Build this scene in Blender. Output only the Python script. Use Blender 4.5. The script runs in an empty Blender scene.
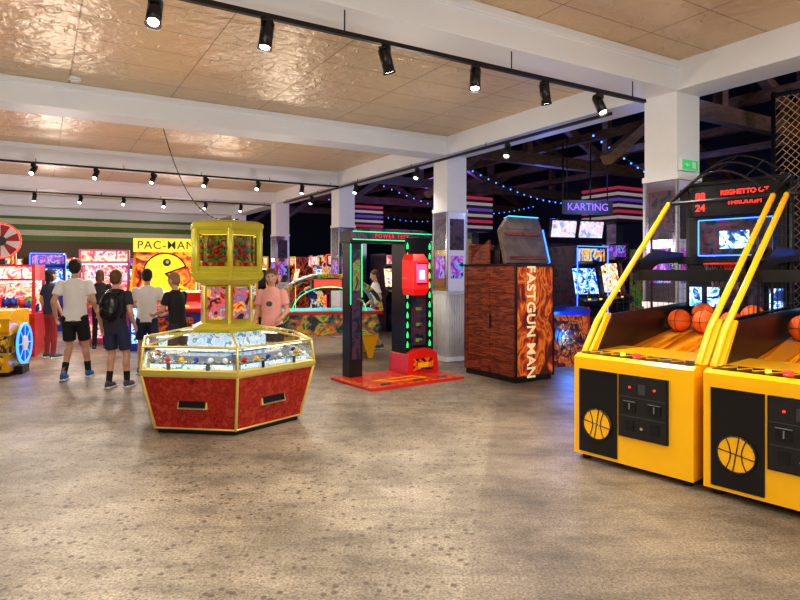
import bpy, bmesh, math, random
from mathutils import Vector, Matrix, Euler
from mathutils.bvhtree import BVHTree
random.seed(7)
R=math.radians
# ------------------------------------------------------------------ materials
_M={}
def mat(name,col,rough=.5,metal=0,emit=None,es=0,var=.12,vs=8,coat=0):
    if name in _M: return _M[name]
    m=bpy.data.materials.new(name); m.use_nodes=True
    nt=m.node_tree; p=nt.nodes['Principled BSDF']
    tc=nt.nodes.new('ShaderNodeTexCoord'); n=nt.nodes.new('ShaderNodeTexNoise')
    n.inputs['Scale'].default_value=vs; n.inputs['Detail'].default_value=3
    nt.links.new(tc.outputs['Object'],n.inputs['Vector'])
    mx=nt.nodes.new('ShaderNodeMix'); mx.data_type='RGBA'
    mx.inputs['A'].default_value=(*[c*(1-var) for c in col],1); mx.inputs['B'].default_value=(*[min(1,c*(1+var)) for c in col],1)
    nt.links.new(n.outputs['Fac'],mx.inputs['Factor']); nt.links.new(mx.outputs['Result'],p.inputs['Base Color'])
    p.inputs['Roughness'].default_value=rough; p.inputs['Metallic'].default_value=metal
    p.inputs['Coat Weight'].default_value=coat
    if emit: p.inputs['Emission Color'].default_value=(*emit,1); p.inputs['Emission Strength'].default_value=es
    _M[name]=m; return m
def gmat(name,cols,scale=6,es=0,kind='vor',rough=.35,stretch=(1,1,1),dist=.12,metal=0):
    """printed / lit artwork: patches of several colours"""
    if name in _M: return _M[name]
    m=bpy.data.materials.new(name); m.use_nodes=True
    nt=m.node_tree; p=nt.nodes['Principled BSDF']; L=nt.links.new
    tc=nt.nodes.new('ShaderNodeTexCoord'); mp=nt.nodes.new('ShaderNodeMapping'); mp.inputs['Scale'].default_value=stretch
    L(tc.outputs['Object'],mp.inputs['Vector'])
    ns=nt.nodes.new('ShaderNodeTexNoise'); ns.inputs['Scale'].default_value=scale*.7; L(mp.outputs[0],ns.inputs['Vector'])
    ad=nt.nodes.new('ShaderNodeMix'); ad.data_type='RGBA'; ad.inputs['Factor'].default_value=dist
    L(mp.outputs[0],ad.inputs['A']); L(ns.outputs['Color'],ad.inputs['B'])
    if kind=='vor':
        t=nt.nodes.new('ShaderNodeTexVoronoi'); t.inputs['Scale'].default_value=scale
        L(ad.outputs['Result'],t.inputs['Vector']); sep=nt.nodes.new('ShaderNodeSeparateColor'); L(t.outputs['Color'],sep.inputs[0]); fac=sep.outputs[0]
    else:
        t=nt.nodes.new('ShaderNodeTexNoise'); t.inputs['Scale'].default_value=scale; t.inputs['Detail'].default_value=6; t.inputs['Distortion'].default_value=0 if kind=='noise' else 1.2
        L(mp.outputs[0],t.inputs['Vector']); mr=nt.nodes.new('ShaderNodeMapRange'); mr.inputs[1].default_value=.32; mr.inputs[2].default_value=.68
        L(t.outputs['Fac'],mr.inputs[0]); fac=mr.outputs[0]
    cr=nt.nodes.new('ShaderNodeValToRGB'); cr.color_ramp.interpolation='CONSTANT' if kind=='vor' else 'LINEAR'
    e=cr.color_ramp.elements
    while len(e)<len(cols): e.new(.5)
    for i,c in enumerate(cols): e[i].position=i/len(cols); e[i].color=(*c,1)
    L(fac,cr.inputs[0]); L(cr.outputs[0],p.inputs['Base Color']); p.inputs['Roughness'].default_value=rough; p.inputs['Metallic'].default_value=metal
    if es: L(cr.outputs[0],p.inputs['Emission Color']); p.inputs['Emission Strength'].default_value=es
    _M[name]=m; return m
def E(name,col,s): return mat(name,tuple(c*.6 for c in col),.4,0,col,s,var=.02)

YEL=mat('yellow_paint',(.95,.50,.004),.25,coat=.5,var=.05)
BLK=mat('black_plastic',(.010,.010,.012),.3)
BLKM=mat('black_metal',(.02,.02,.022),.4,.3)
DGR=mat('dark_grey',(.05,.05,.06),.4)
GRY=mat('grey_metal',(.35,.35,.37),.35,.8)
CHR=mat('chrome',(.8,.8,.82),.12,1)
WHT=mat('white_paint',(.82,.85,.9),.5,var=.04)
BEAM=mat('beam_paint',(.78,.83,.91),.5,var=.04,vs=2)
GOLD=mat('gold_trim',(.8,.66,.2),.28,.55)
OLIVE=mat('olive_gold',(.58,.52,.05),.25,.3,coat=.4)
RED=gmat('red_foil',[(.20,.012,.01),(.48,.035,.02),(.28,.015,.012),(.44,.05,.03)],14,kind='noise',rough=.26)
REDP=mat('red_paint',(.7,.02,.015),.3,coat=.3)
BLUP=mat('blue_paint',(.02,.06,.5),.3)
GRN=E('green_led',(.02,1,.3),1.6)
REDL=E('red_led',(1,.03,.02),2.5)
BLUL=E('blue_led',(.03,.15,1),4)
CYN=E('cyan_led',(.05,.5,1),1.6)
PNK=E('pink_led',(1,.08,.2),1.5)
WLED=E('white_led',(1,.97,.9),5)
YLED=E('yellow_led',(1,.7,.05),1.4)
PURP=E('purple_led',(.35,.15,1),1.1)
WOODD=gmat('dark_red_planks',[(.12,.025,.015),(.32,.075,.035),(.06,.015,.01),(.24,.05,.025)],2.6,kind='noise',stretch=(1,1,9),rough=.4)
TRUSS=gmat('truss_timber',[(.10,.06,.04),(.2,.12,.07),(.13,.08,.05)],3,kind='noise',stretch=(1,1,4))
def glassmat():
    m=bpy.data.materials.new('clear_glass'); m.use_nodes=True; nt=m.node_tree; nt.nodes.clear()
    o=nt.nodes.new('ShaderNodeOutputMaterial'); t=nt.nodes.new('ShaderNodeBsdfTransparent'); g=nt.nodes.new('ShaderNodeBsdfGlossy')
    g.inputs['Roughness'].default_value=.04; t.inputs[0].default_value=(.93,.96,.96,1)
    f=nt.nodes.new('ShaderNodeFresnel'); f.inputs[0].default_value=1.45; mx=nt.nodes.new('ShaderNodeMixShader')
    nt.links.new(f.outputs[0],mx.inputs[0]); nt.links.new(t.outputs[0],mx.inputs[1]); nt.links.new(g.outputs[0],mx.inputs[2]); nt.links.new(mx.outputs[0],o.inputs[0]); return m
GLS=glassmat()
MIRR=mat('mirror_cladding',(.45,.43,.60),.1,.95,var=.1,vs=3)
K0=(.01,.01,.015)
ART1=gmat('art_multi',[K0,(.7,.08,.02),(.95,.55,.02),(.8,.75,.6),(.02,.2,.6),K0],5,es=.55,kind='art')
ART2=gmat('art_purple',[K0,(.2,.02,.4),(.02,.05,.4),(.6,.05,.4),(.05,.35,.7),K0],5,es=.7,kind='art')
ART3=gmat('art_green',[K0,(.02,.14,.04),(.15,.25,.02),(.02,.08,.08),(.35,.16,.02),K0],6,es=.35,kind='art')
ART4=gmat('art_red',[(.02,.01,.01),(.45,.02,.01),(.7,.2,.02),(.25,.01,.01),(.02,.01,.01)],6,es=.25,kind='art')
ART5=gmat('art_pink',[(.5,.03,.15),(.9,.2,.4),(.95,.8,.8),(.95,.5,.2),(.6,.05,.2)],6,es=.8,kind='art')
ARTD=gmat('art_dark',[K0,(.03,.03,.07),(.12,.02,.03),(.02,.04,.10),K0],6,es=.1,kind='art')
SCR1=gmat('screen_blue',[(.01,.02,.1),(.02,.1,.6),(.1,.5,.9),(.7,.8,.95),(.02,.15,.5),(.01,.02,.1)],8,es=1.5,kind='art')
SCR2=gmat('screen_warm',[(.1,.02,.02),(.8,.2,.04),(1,.7,.2),(.9,.9,.7),(.6,.1,.1)],8,es=1.4,kind='art')
SCR3=gmat('screen_white',[(.2,.3,.5),(.8,.85,.9),(.4,.5,.75),(.8,.5,.4),(.2,.3,.5)],8,es=1.1,kind='art')
ORNG=mat('basketball_rubber',(.85,.15,.015),.6)

# ------------------------------------------------------------------ mesh builder
class B:
    def __init__(s,name,loc=(0,0,0),rz=0,tilt=None):
        s.name=name; s.loc=Vector(loc); s.rz=rz; s.v=[]; s.f=[]; s.m=[]; s.sm=[]; s.mats=[]; s.kids=[]
    def mi(s,m):
        if m not in s.mats: s.mats.append(m)
        return s.mats.index(m)
    def add(s,vs,fs,m,smooth=False,M=None):
        o=len(s.v); i=s.mi(m)
        for v in vs:
            v=Vector(v); s.v.append(M@v if M else v)
        for f in fs: s.f.append([a+o for a in f]); s.m.append(i); s.sm.append(smooth)
    def bx(s,x0,x1,y0,y1,z0,z1,m,M=None):
        vs=[(x,y,z) for z in(z0,z1) for y in(y0,y1) for x in(x0,x1)]
        s.add(vs,[(0,2,3,1),(4,5,7,6),(0,1,5,4),(2,6,7,3),(0,4,6,2),(1,3,7,5)],m,M=M)
    def box(s,c,sz,m,rot=(0,0,0)):
        M=Matrix.Translation(c)@Euler(rot).to_matrix().to_4x4(); a,b,d=[q/2 for q in sz]
        s.bx(-a,a,-b,b,-d,d,m,M)
    def loft(s,loops,m,cap=True,smooth=False):
        n=len(loops[0]); vs=[p for l in loops for p in l]; fs=[]
        for k in range(len(loops)-1):
            for i in range(n):
                j=(i+1)%n; fs.append((k*n+i,k*n+j,(k+1)*n+j,(k+1)*n+i))
        if cap: fs.append(tuple(range(n-1,-1,-1))); fs.append(tuple((len(loops)-1)*n+i for i in range(n)))
        s.add(vs,fs,m,smooth)
    def ext(s,poly,ax,a0,a1,m):
        def mk(p,a):
            q=list(p); q.insert(ax,a); return tuple(q)
        s.loft([[mk(p,a0) for p in poly],[mk(p,a1) for p in poly]],m)
    def cyl(s,p0,p1,r0,m,r1=None,seg=14,cap=True,smooth=True):
        p0,p1=Vector(p0),Vector(p1); r1=r0 if r1 is None else r1
        d=(p1-p0)
        if d.length<1e-6: return
        d.normalize(); a=d.orthogonal().normalized(); b=d.cross(a)
        l0=[p0+(a*math.cos(t)+b*math.sin(t))*r0 for t in [2*math.pi*i/seg for i in range(seg)]]
        l1=[p1+(a*math.cos(t)+b*math.sin(t))*r1 for t in [2*math.pi*i/seg for i in range(seg)]]
        s.loft([l0,l1],m,cap,smooth)
        if cap and smooth: s.sm[-1]=False; s.sm[-2]=False
    def sph(s,c,r,m,seg=14,rings=8,M=None):
        if not hasattr(r,'__len__'): r=(r,r,r)
        vs=[];fs=[]
        for i in range(rings+1):
            th=math.pi*i/rings
            for j in range(seg):
                ph=2*math.pi*j/seg
                vs.append(Vector((r[0]*math.sin(th)*math.cos(ph),r[1]*math.sin(th)*math.sin(ph),r[2]*math.cos(th))))
        for i in range(rings):
            for j in range(seg):
                k=(j+1)%seg; fs.append((i*seg+j,(i+1)*seg+j,(i+1)*seg+k,i*seg+k))
        MM=Matrix.Translation(c)
        if M: MM=MM@M
        s.add(vs,fs,m,True,MM)
    def tube(s,pts,r,m,seg=8,joints=True):
        for a,b in zip(pts[:-1],pts[1:]): s.cyl(a,b,r,m,seg=seg)
        if joints:
            for p in pts[1:-1]: s.sph(p,r,m,seg=seg,rings=4)
    def ring(s,c,Rr,r,m,axis='y',seg=24,a0=0,a1=360,seg2=6):
        pts=[]
        n=max(4,int(seg*(a1-a0)/360))
        for i in range(n+1):
            t=R(a0+(a1-a0)*i/n); x,y=Rr*math.cos(t),Rr*math.sin(t)
            pts.append(Vector(c)+Vector({'y':(x,0,y),'z':(x,y,0),'x':(0,x,y)}[axis]))
        s.tube(pts,r,m,seg=seg2,joints=False)
    def disc(s,c,Rr,th,m,axis='y',seg=28):
        d={'x':Vector((1,0,0)),'y':Vector((0,1,0)),'z':Vector((0,0,1))}[axis]*th/2
        s.cyl(Vector(c)-d,Vector(c)+d,Rr,m,seg=seg)
    def text(s,t,loc,rot,size,m,ext=.004,sx=1,align='CENTER',sp=1.0,off=.012):
        s.kids.append((t,loc,rot,size,m,ext,sx,align,sp,off))
    def build(s,bevel=0):
        me=bpy.data.meshes.new(s.name); me.from_pydata([tuple(v) for v in s.v],[],s.f)
        for m in s.mats: me.materials.append(m)
        me.polygons.foreach_set('material_index',s.m); me.polygons.foreach_set('use_smooth',s.sm)
        bm=bmesh.new(); bm.from_mesh(me); bmesh.ops.recalc_face_normals(bm,faces=bm.faces); bm.to_mesh(me); bm.free()
        ob=bpy.data.objects.new(s.name,me); bpy.context.scene.collection.objects.link(ob)
        ob.location=s.loc; ob.rotation_euler=(0,0,s.rz)
        if bevel:
            b=ob.modifiers.new('bevel','BEVEL'); b.width=bevel; b.segments=2; b.limit_method='ANGLE'; b.angle_limit=R(40)
        for k,(t,loc,rot,size,m,ex,sx,al,sp,off) in enumerate(s.kids):
            cu=bpy.data.curves.new('lettering','FONT'); cu.body=t; cu.size=size; cu.extrude=ex; cu.align_x=al; cu.align_y='CENTER'
            cu.offset=size*off; cu.space_character=sp
            cu.materials.append(m); to=bpy.data.objects.new('lettering_%d'%(k+1),cu); bpy.context.scene.collection.objects.link(to)
            to.parent=ob; to.location=loc; to.rotation_euler=rot; to.scale=(sx,1,1)
        return ob
FR=(R(90),0,0)
BR=math.atan2(.517,.856)
O=Vector((3.17,7,0))
def W(a,b,z=0): return Vector((O.x+.856*a-.517*b,O.y+.517*a+.856*b,z))
FACE_L=BR-math.pi/2

# ------------------------------------------------------------------ shell
def floor_mat():
    m=bpy.data.materials.new('aggregate_concrete'); m.use_nodes=True; nt=m.node_tree; L=nt.links.new; p=nt.nodes['Principled BSDF']
    N=nt.nodes.new
    tc=N('ShaderNodeTexCoord')
    def mul(fac,a,bsock):
        x=N('ShaderNodeMix'); x.data_type='RGBA'; x.blend_type='MULTIPLY'; x.inputs['Factor'].default_value=fac; L(a,x.inputs['A']); L(bsock,x.inputs['B']); return x.outputs['Result']
    big=N('ShaderNodeTexNoise'); big.inputs['Scale'].default_value=.9; big.inputs['Detail'].default_value=9; big.inputs['Roughness'].default_value=.68; L(tc.outputs['Object'],big.inputs['Vector'])
    fine=N('ShaderNodeTexNoise'); fine.inputs['Scale'].default_value=62; fine.inputs['Detail'].default_value=7; fine.inputs['Roughness'].default_value=.8; L(tc.outputs['Object'],fine.inputs['Vector'])
    cr=N('ShaderNodeValToRGB'); e=cr.color_ramp.elements; e[0].position=.36; e[0].color=(.10,.076,.05,1); e[1].position=.63; e[1].color=(.50,.425,.32,1)
    L(fine.outputs['Fac'],cr.inputs[0])
    bg=N('ShaderNodeMapRange'); bg.inputs[1].default_value=.36; bg.inputs[2].default_value=.62; bg.inputs[3].default_value=.52; bg.inputs[4].default_value=1.25; L(big.outputs['Fac'],bg.inputs[0])
    c1=mul(1,cr.outputs[0],bg.outputs[0])
    # scuffs: stretched darker smears along the walking direction
    mp=N('ShaderNodeMapping'); mp.inputs['Rotation'].default_value=(0,0,.5); mp.inputs['Scale'].default_value=(1.2,5,1); L(tc.outputs['Object'],mp.inputs['Vector'])
    sc=N('ShaderNodeTexNoise'); sc.inputs['Scale'].default_value=1.3; sc.inputs['Detail'].default_value=8; sc.inputs['Roughness'].default_value=.7; L(mp.outputs[0],sc.inputs['Vector'])
    sr=N('ShaderNodeMapRange'); sr.inputs[1].default_value=.40; sr.inputs[2].default_value=.52; sr.inputs[3].default_value=.72; sr.inputs[4].default_value=1; L(sc.outputs['Fac'],sr.inputs[0])
    c1=mul(1,c1,sr.outputs[0])
    def pebbles(scale,thr,prob):
        v=N('ShaderNodeTexVoronoi'); v.inputs['Scale'].default_value=scale; L(tc.outputs['Object'],v.inputs['Vector'])
        lt=N('ShaderNodeMapRange'); lt.inputs[1].default_value=thr; lt.inputs[2].default_value=thr*.7; L(v.outputs['Distance'],lt.inputs[0])
        sp=N('ShaderNodeSeparateColor'); L(v.outputs['Color'],sp.inputs[0])
        g=N('ShaderNodeMath'); g.operation='LESS_THAN'; g.inputs[1].default_value=prob; L(sp.outputs[0],g.inputs[0])
        mu=N('ShaderNodeMath'); mu.operation='MULTIPLY'; L(lt.outputs[0],mu.inputs[0]); L(g.outputs[0],mu.inputs[1]); return mu.outputs[0]
    pa=pebbles(15,.30,.6); pb=pebbles(38,.38,.5)
    sx=N('ShaderNodeSeparateXYZ'); L(tc.outputs['Object'],sx.inputs[0])
    k=N('ShaderNodeMath'); k.operation='MULTIPLY_ADD'; k.inputs[1].default_value=-.2; L(sx.outputs['Y'],k.inputs[0]); L(sx.outputs['X'],k.inputs[2])
    sm=N('ShaderNodeMapRange'); sm.inputs[1].default_value=-.29; sm.inputs[2].default_value=-.26; L(k.outputs[0],sm.inputs[0])
    inv=N('ShaderNodeMapRange'); inv.inputs[3].default_value=.85; inv.inputs[4].default_value=.15; L(sm.outputs[0],inv.inputs[0])
    mxa=N('ShaderNodeMath'); mxa.operation='MAXIMUM'; L(pa,mxa.inputs[0])
    hb=N('ShaderNodeMath'); hb.operation='MULTIPLY'; hb.inputs[1].default_value=.6; L(pb,hb.inputs[0]); L(hb.outputs[0],mxa.inputs[1])
    pm=N('ShaderNodeMath'); pm.operation='MULTIPLY'; L(mxa.outputs[0],pm.inputs[0]); L(inv.outputs[0],pm.inputs[1])
    m2=N('ShaderNodeMix'); m2.data_type='RGBA'; L(pm.outputs[0],m2.inputs['Factor']); L(c1,m2.inputs['A']); m2.inputs['B'].default_value=(.075,.055,.04,1)
    m3=N('ShaderNodeMix'); m3.data_type='RGBA'; m3.blend_type='MULTIPLY'
    L(sm.outputs[0],m3.inputs['Factor']); L(m2.outputs['Result'],m3.inputs['A']); m3.inputs['B'].default_value=(.80,.78,.78,1)
    L(m3.outputs['Result'],p.inputs['Base Color'])
    rr=N('ShaderNodeMapRange'); rr.inputs[1].default_value=.35; rr.inputs[2].default_value=.65; rr.inputs[3].default_value=.5; rr.inputs[4].default_value=.34; L(big.outputs['Fac'],rr.inputs[0]); L(rr.outputs[0],p.inputs['Roughness'])
    bp=N('ShaderNodeBump'); bp.inputs['Strength'].default_value=.35; bp.inputs['Distance'].default_value=.008; L(fine.outputs['Fac'],bp.inputs['Height']); L(bp.outputs[0],p.inputs['Normal'])
    return m
def ceil_mat():
    m=bpy.data.materials.new('embossed_gold_panels'); m.use_nodes=True; nt=m.node_tree; L=nt.links.new; p=nt.nodes['Principled BSDF']; N=nt.nodes.new
    def MT(op,a,b=None,c=None):
        n=N('ShaderNodeMath'); n.operation=op
        for i,x in enumerate((a,b,c)):
            if x is None: continue
            if isinstance(x,(int,float)): n.inputs[i].default_value=x
            else: L(x,n.inputs[i])
        return n.outputs[0]
    tc=N('ShaderNodeTexCoord')
    v=N('ShaderNodeTexVoronoi'); v.voronoi_dimensions='2D'; v.inputs['Scale'].default_value=2.3; v.inputs['Randomness'].default_value=.6; L(tc.outputs['Object'],v.inputs['Vector'])
    df=N('ShaderNodeVectorMath'); df.operation='SUBTRACT'; L(tc.outputs['Object'],df.inputs[0]); L(v.outputs['Position'],df.inputs[1])
    sp=N('ShaderNodeSeparateXYZ'); L(df.outputs[0],sp.inputs[0])
    ang=MT('ARCTAN2',sp.outputs[1],sp.outputs[0]); rad=v.outputs['Distance']
    sw=MT('SINE',MT('ADD',MT('MULTIPLY',ang,5.0),MT('MULTIPLY',rad,14.0)))
    fade=MT('SUBTRACT',1.0,MT('MULTIPLY',rad,1.1))
    pw=N('ShaderNodeMapRange'); pw.interpolation_type='SMOOTHSTEP'; pw.inputs[1].default_value=.4; pw.inputs[2].default_value=.98; L(MT('MULTIPLY',sw,fade),pw.inputs[0])
    br=N('ShaderNodeTexBrick'); br.inputs['Scale'].default_value=1; br.inputs['Brick Width'].default_value=1.2; br.inputs['Row Height'].default_value=.6; br.inputs['Mortar Size'].default_value=.007; br.offset=0
    L(tc.outputs['Object'],br.inputs['Vector'])
    lump=N('ShaderNodeTexNoise'); lump.inputs['Scale'].default_value=6; lump.inputs['Detail'].default_value=4; L(tc.outputs['Object'],lump.inputs['Vector'])
    hgt=MT('SUBTRACT',MT('MULTIPLY_ADD',lump.outputs['Fac'],1.8,MT('MULTIPLY',pw.outputs[0],.5)),br.outputs['Fac'])
    bp=N('ShaderNodeBump'); bp.inputs['Strength'].default_value=.9; bp.inputs['Distance'].default_value=.02; L(hgt,bp.inputs['Height']); L(bp.outputs[0],p.inputs['Normal'])
    cr=N('ShaderNodeValToRGB'); e=cr.color_ramp.elements; e[0].color=(.66,.51,.34,1); e[1].color=(.72,.57,.39,1); L(pw.outputs[0],cr.inputs[0])
    m1=N('ShaderNodeMix'); m1.data_type='RGBA'; L(br.outputs['Fac'],m1.inputs['Factor']); L(cr.outputs[0],m1.inputs['A']); m1.inputs['B'].default_value=(.38,.27,.16,1)
    L(m1.outputs['Result'],p.inputs['Base Color']); p.inputs['Roughness'].default_value=.3; p.inputs['Metallic'].default_value=.25
    return m
b=B('floor'); b.bx(-22,22,-8,34,-.1,0,floor_mat()); b.build()
b=B('ceiling',O,BR); b.bx(-13,.2,-6.8,22,3.92,4.0,ceil_mat()); b.build()
for k in range(-1,6):
    b=B('trim_beam_cross_%d'%(k+2),O,BR); y=4.4*k
    b.bx(-13,-.25,y-.24,y+.24,3.6,3.92,BEAM); b.bx(-13,-.25,y-.27,y+.27,3.84,3.92,BEAM); b.build(.008)
b=B('trim_beam_row',O,BR); b.bx(-.25,.22,-6.8,22,3.6,4.0,BEAM); b.bx(.22,.26,-6.8,22,3.84,4.0,BEAM); b.build(.008)
COR=mat('corrugated_white',(.75,.78,.8),.45)
for k in range(0,5):
    b=B('trim_column_%d'%(k+1),W(0,4.4*k),BR); h=.21
    b.bx(-h,h,-h,h,2.65,3.6,WHT); b.bx(-h,h,-h,h,0,2.65,MIRR)
    for s_ in(1.2,2.65): b.bx(-h-.02,h+.02,-h-.02,h+.02,s_-.03,s_+.03,WHT)
    for i in range(8):
        t=-h+.026+i*.0527
        for (x,y) in((t,-h),(t,h),(-h,t),(h,t)): b.cyl((x,y,.06),(x,y,1.17),.024,COR,seg=8)
    b.bx(-h-.03,h+.03,-h-.03,h+.03,0,.07,WHT)
    b.bx(-.15,.15,-h-.008,-h,1.95,2.5,ARTD); b.bx(-h-.008,-h,-.15,.15,1.95,2.5,ARTD)
    b.bx(-.13,.13,-h-.01,-h,1.45,1.85,ART2); b.bx(-h-.01,-h,-.13,.13,1.45,1.85,ART2)
    for sx in(-1,1):
        for sy in(-1,1): b.bx(sx*h-.012,sx*h+.012,sy*h-.012,sy*h+.012,1.2,2.65,GRY)
    b.build()
NAVY=mat('navy_wall',(.012,.02,.04),.7)
b=B('wall_back',O,BR); b.bx(-13,0,22,22.2,0,2.7,mat('olive_wall',(.13,.10,.05),.6))
for i in range(6):
    b.bx(-13,0,21.97,22.2,2.7+.2*i,2.7+.2*(i+1),mat('stripe_cream',(.6,.58,.45),.5) if i%2 else mat('stripe_green',(.10,.2,.04),.5))
b.bx(0,11,22,22.2,0,7,NAVY); b.build()
b=B('wall_left',O,BR); b.bx(-13.2,-13,-6.8,22,0,4,mat('maroon_wall',(.10,.05,.04),.7)); b.build()
b=B('wall_right',O,BR); b.bx(11,11.2,-6.8,22,0,7,NAVY); b.build()
b=B('wall_upper',O,BR); b.bx(.0,.2,-6.8,22,4.0,7,NAVY); b.build()
b=B('ceiling_roof',O,BR); b.bx(-.2,11.2,-6.8,22.2,7,7.1,mat('roof_boards',(.04,.03,.03),.7)); b.build()
for i in range(-1,5):
    b=B('trim_truss_%d'%(i+2),O,BR); y=4.4*i+1.2
    b.bx(.22,11,y-.09,y+.09,3.95,4.2,TRUSS)
    def strut(p0,p1,t=.16):
        p0,p1=Vector(p0),Vector(p1); d=p1-p0; M=Matrix.Translation((p0+p1)/2)@d.to_track_quat('Z','Y').to_matrix().to_4x4()
        b.bx(-t/2,t/2,-t/2,t/2,-d.length/2,d.length/2,TRUSS,M)
    strut((.3,y,4.2),(5.6,y,6.8)); strut((10.9,y,4.2),(5.6,y,6.8)); strut((5.6,y,4.2),(5.6,y,6.8))
    strut((5.6,y,4.2),(3,y,5.5)); strut((5.6,y,4.2),(8.2,y,5.5)); strut((3,y,4.2),(3,y,5.5)); strut((8.2,y,4.2),(8.2,y,5.5))
    strut((.3,y,3.1),(1.6,y,4.0),.14)
    b.build()
b=B('trim_purlins',O,BR)
for x,z in((1.6,4.3),(3.6,4.3),(5.6,4.35),(7.6,4.3)): b.bx(x-.08,x+.08,-6,22,z,z+.16,TRUSS)
b.build()

# ------------------------------------------------------------------ track lights
def track(name,a0,a1,bb,z,axis='a'):
    b=B(name,O,BR)
    if axis=='a':
        b.bx(a0,a1,bb-.02,bb+.02,z,z+.035,BLKM)
        n=int((a1-a0)/1.5)+1
        for i in range(n):
            x=a0+.2+(a1-a0-.4)*i/max(1,n-1); b.cyl((x,bb,z+.03),(x,bb,3.6),.006,BLKM,seg=6)
    else:
        b.bx(bb-.02,bb+.02,a0,a1,z,z+.035,BLKM)
        for i in range(6):
            x=a0+.2+(a1-a0-.4)*i/5; b.cyl((bb,x,z+.03),(bb,x,3.6),.006,BLKM,seg=6)
    b.build()
LENS=E('lamp_lens',(1,.95,.85),18)
def head(a,bb,z,aim,power=90,ang=100,col=(1,.92,.81)):
    p=W(a,bb,z-.12); aim=Vector(aim); d=(aim-p).normalized()
    b=B('track_spotlight',p); b.bx(-.035,.035,-.02,.02,.06,.118,BLKM); b.cyl((0,0,.08),(0,0,-.01),.012,BLKM,seg=8)
    s0=-d*.09; s1=d*.09
    b.cyl(s0,s1,.048,BLK,seg=16); b.cyl(s0*1.02,s0*1.25,.038,BLKM,seg=12)
    b.cyl(s1,s1*1.16,.052,BLK,r1=.054,seg=16,cap=False); b.cyl(s1*.98,s1*1.03,.036,LENS,seg=16)
    ob=b.build()
    l=bpy.data.lights.new('lamp','SPOT'); l.energy=power; l.spot_size=R(ang); l.spot_blend=.8; l.color=col; l.shadow_soft_size=.05
    lo=bpy.data.objects.new('lamp',l); bpy.context.scene.collection.objects.link(lo); lo.parent=ob
    lo.location=d*.125; lo.rotation_euler=d.to_track_quat('-Z','Y').to_euler()
track('light_track',-6.2,-.73,-.18,3.4)
track('light_track',-8,-.4,8.2,3.5)
track('light_track',-8,-.4,12.9,3.5)
track('light_track',-9,-.4,-4.8,3.5)  # unseen track behind the view, added to light the foreground floor
track('light_track',.6,12,-.32,3.5,'b')
rnd=random.uniform
for i,a in enumerate((-5.68,-4.93,-3.94,-3.04,-2.2,-1.44)):
    p=W(a,-.18); tgt=p+Vector(((.3,-.3,.9,-.2,.8,.9)[i],(-1.6,-.6,1.6,-.8,1.4,-1.2)[i],0)); tgt.z=0; head(a,-.18,3.4,tgt,120,115)
for bb in(8.2,12.9):
    for a in(-7.3,-6.4,-5.4,-4.4,-3.4,-2.3,-1.3):
        p=W(a,bb); head(a,bb,3.5,p+Vector((rnd(-.7,.7),rnd(-3.5,-1),-p.z)),95,120)
for a in(-8.3,-7,-5.8,-4.4,-3,-1.6): 
    p=W(a,-4.8); head(a,-4.8,3.5,p+Vector((rnd(-.3,.6),rnd(2.2,4.4),0)),90,120)  # added spots on the unseen rear track, fill for the foreground
for y in(2.5,5,7.5,10): 
    p=W(-.32,y); head(-.32,y,3.5,p+Vector((-.8,-1.5,0)),75,120)

# ------------------------------------------------------------------ hexagonal coin pusher
def hexl(Rr,z,off=0,n=6): return [(Rr*math.cos(R(60*i+off)),Rr*math.sin(R(60*i+off)),z) for i in range(n)]
b=B('coin_pusher_machine',(-1.89,6.54,0),R(-68))
b.loft([hexl(.80,0),hexl(.80,.05)],BLK)
b.loft([hexl(.82,.05),hexl(.83,.12),hexl(.97,.58)],RED)
b.loft([hexl(.98,.575),hexl(1.0,.60),hexl(1.0,.64),hexl(.985,.655)],GOLD)
b.loft([hexl(.90,.62),hexl(.90,.68)],mat('coin_deck',(.45,.47,.52),.25,.7))
DISP=gmat('playfield_graphics',[(.1,.3,.6),(.65,.75,.9),(.3,.55,.8),(.9,.85,.7),(.1,.3,.5)],12,es=.8,kind='art')
LANT=gmat('lantern_interior',[(.03,.02,.01),(.25,.12,.02),(.06,.10,.02),(.4,.25,.04),(.03,.02,.01)],9,es=.35,kind='art')
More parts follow.
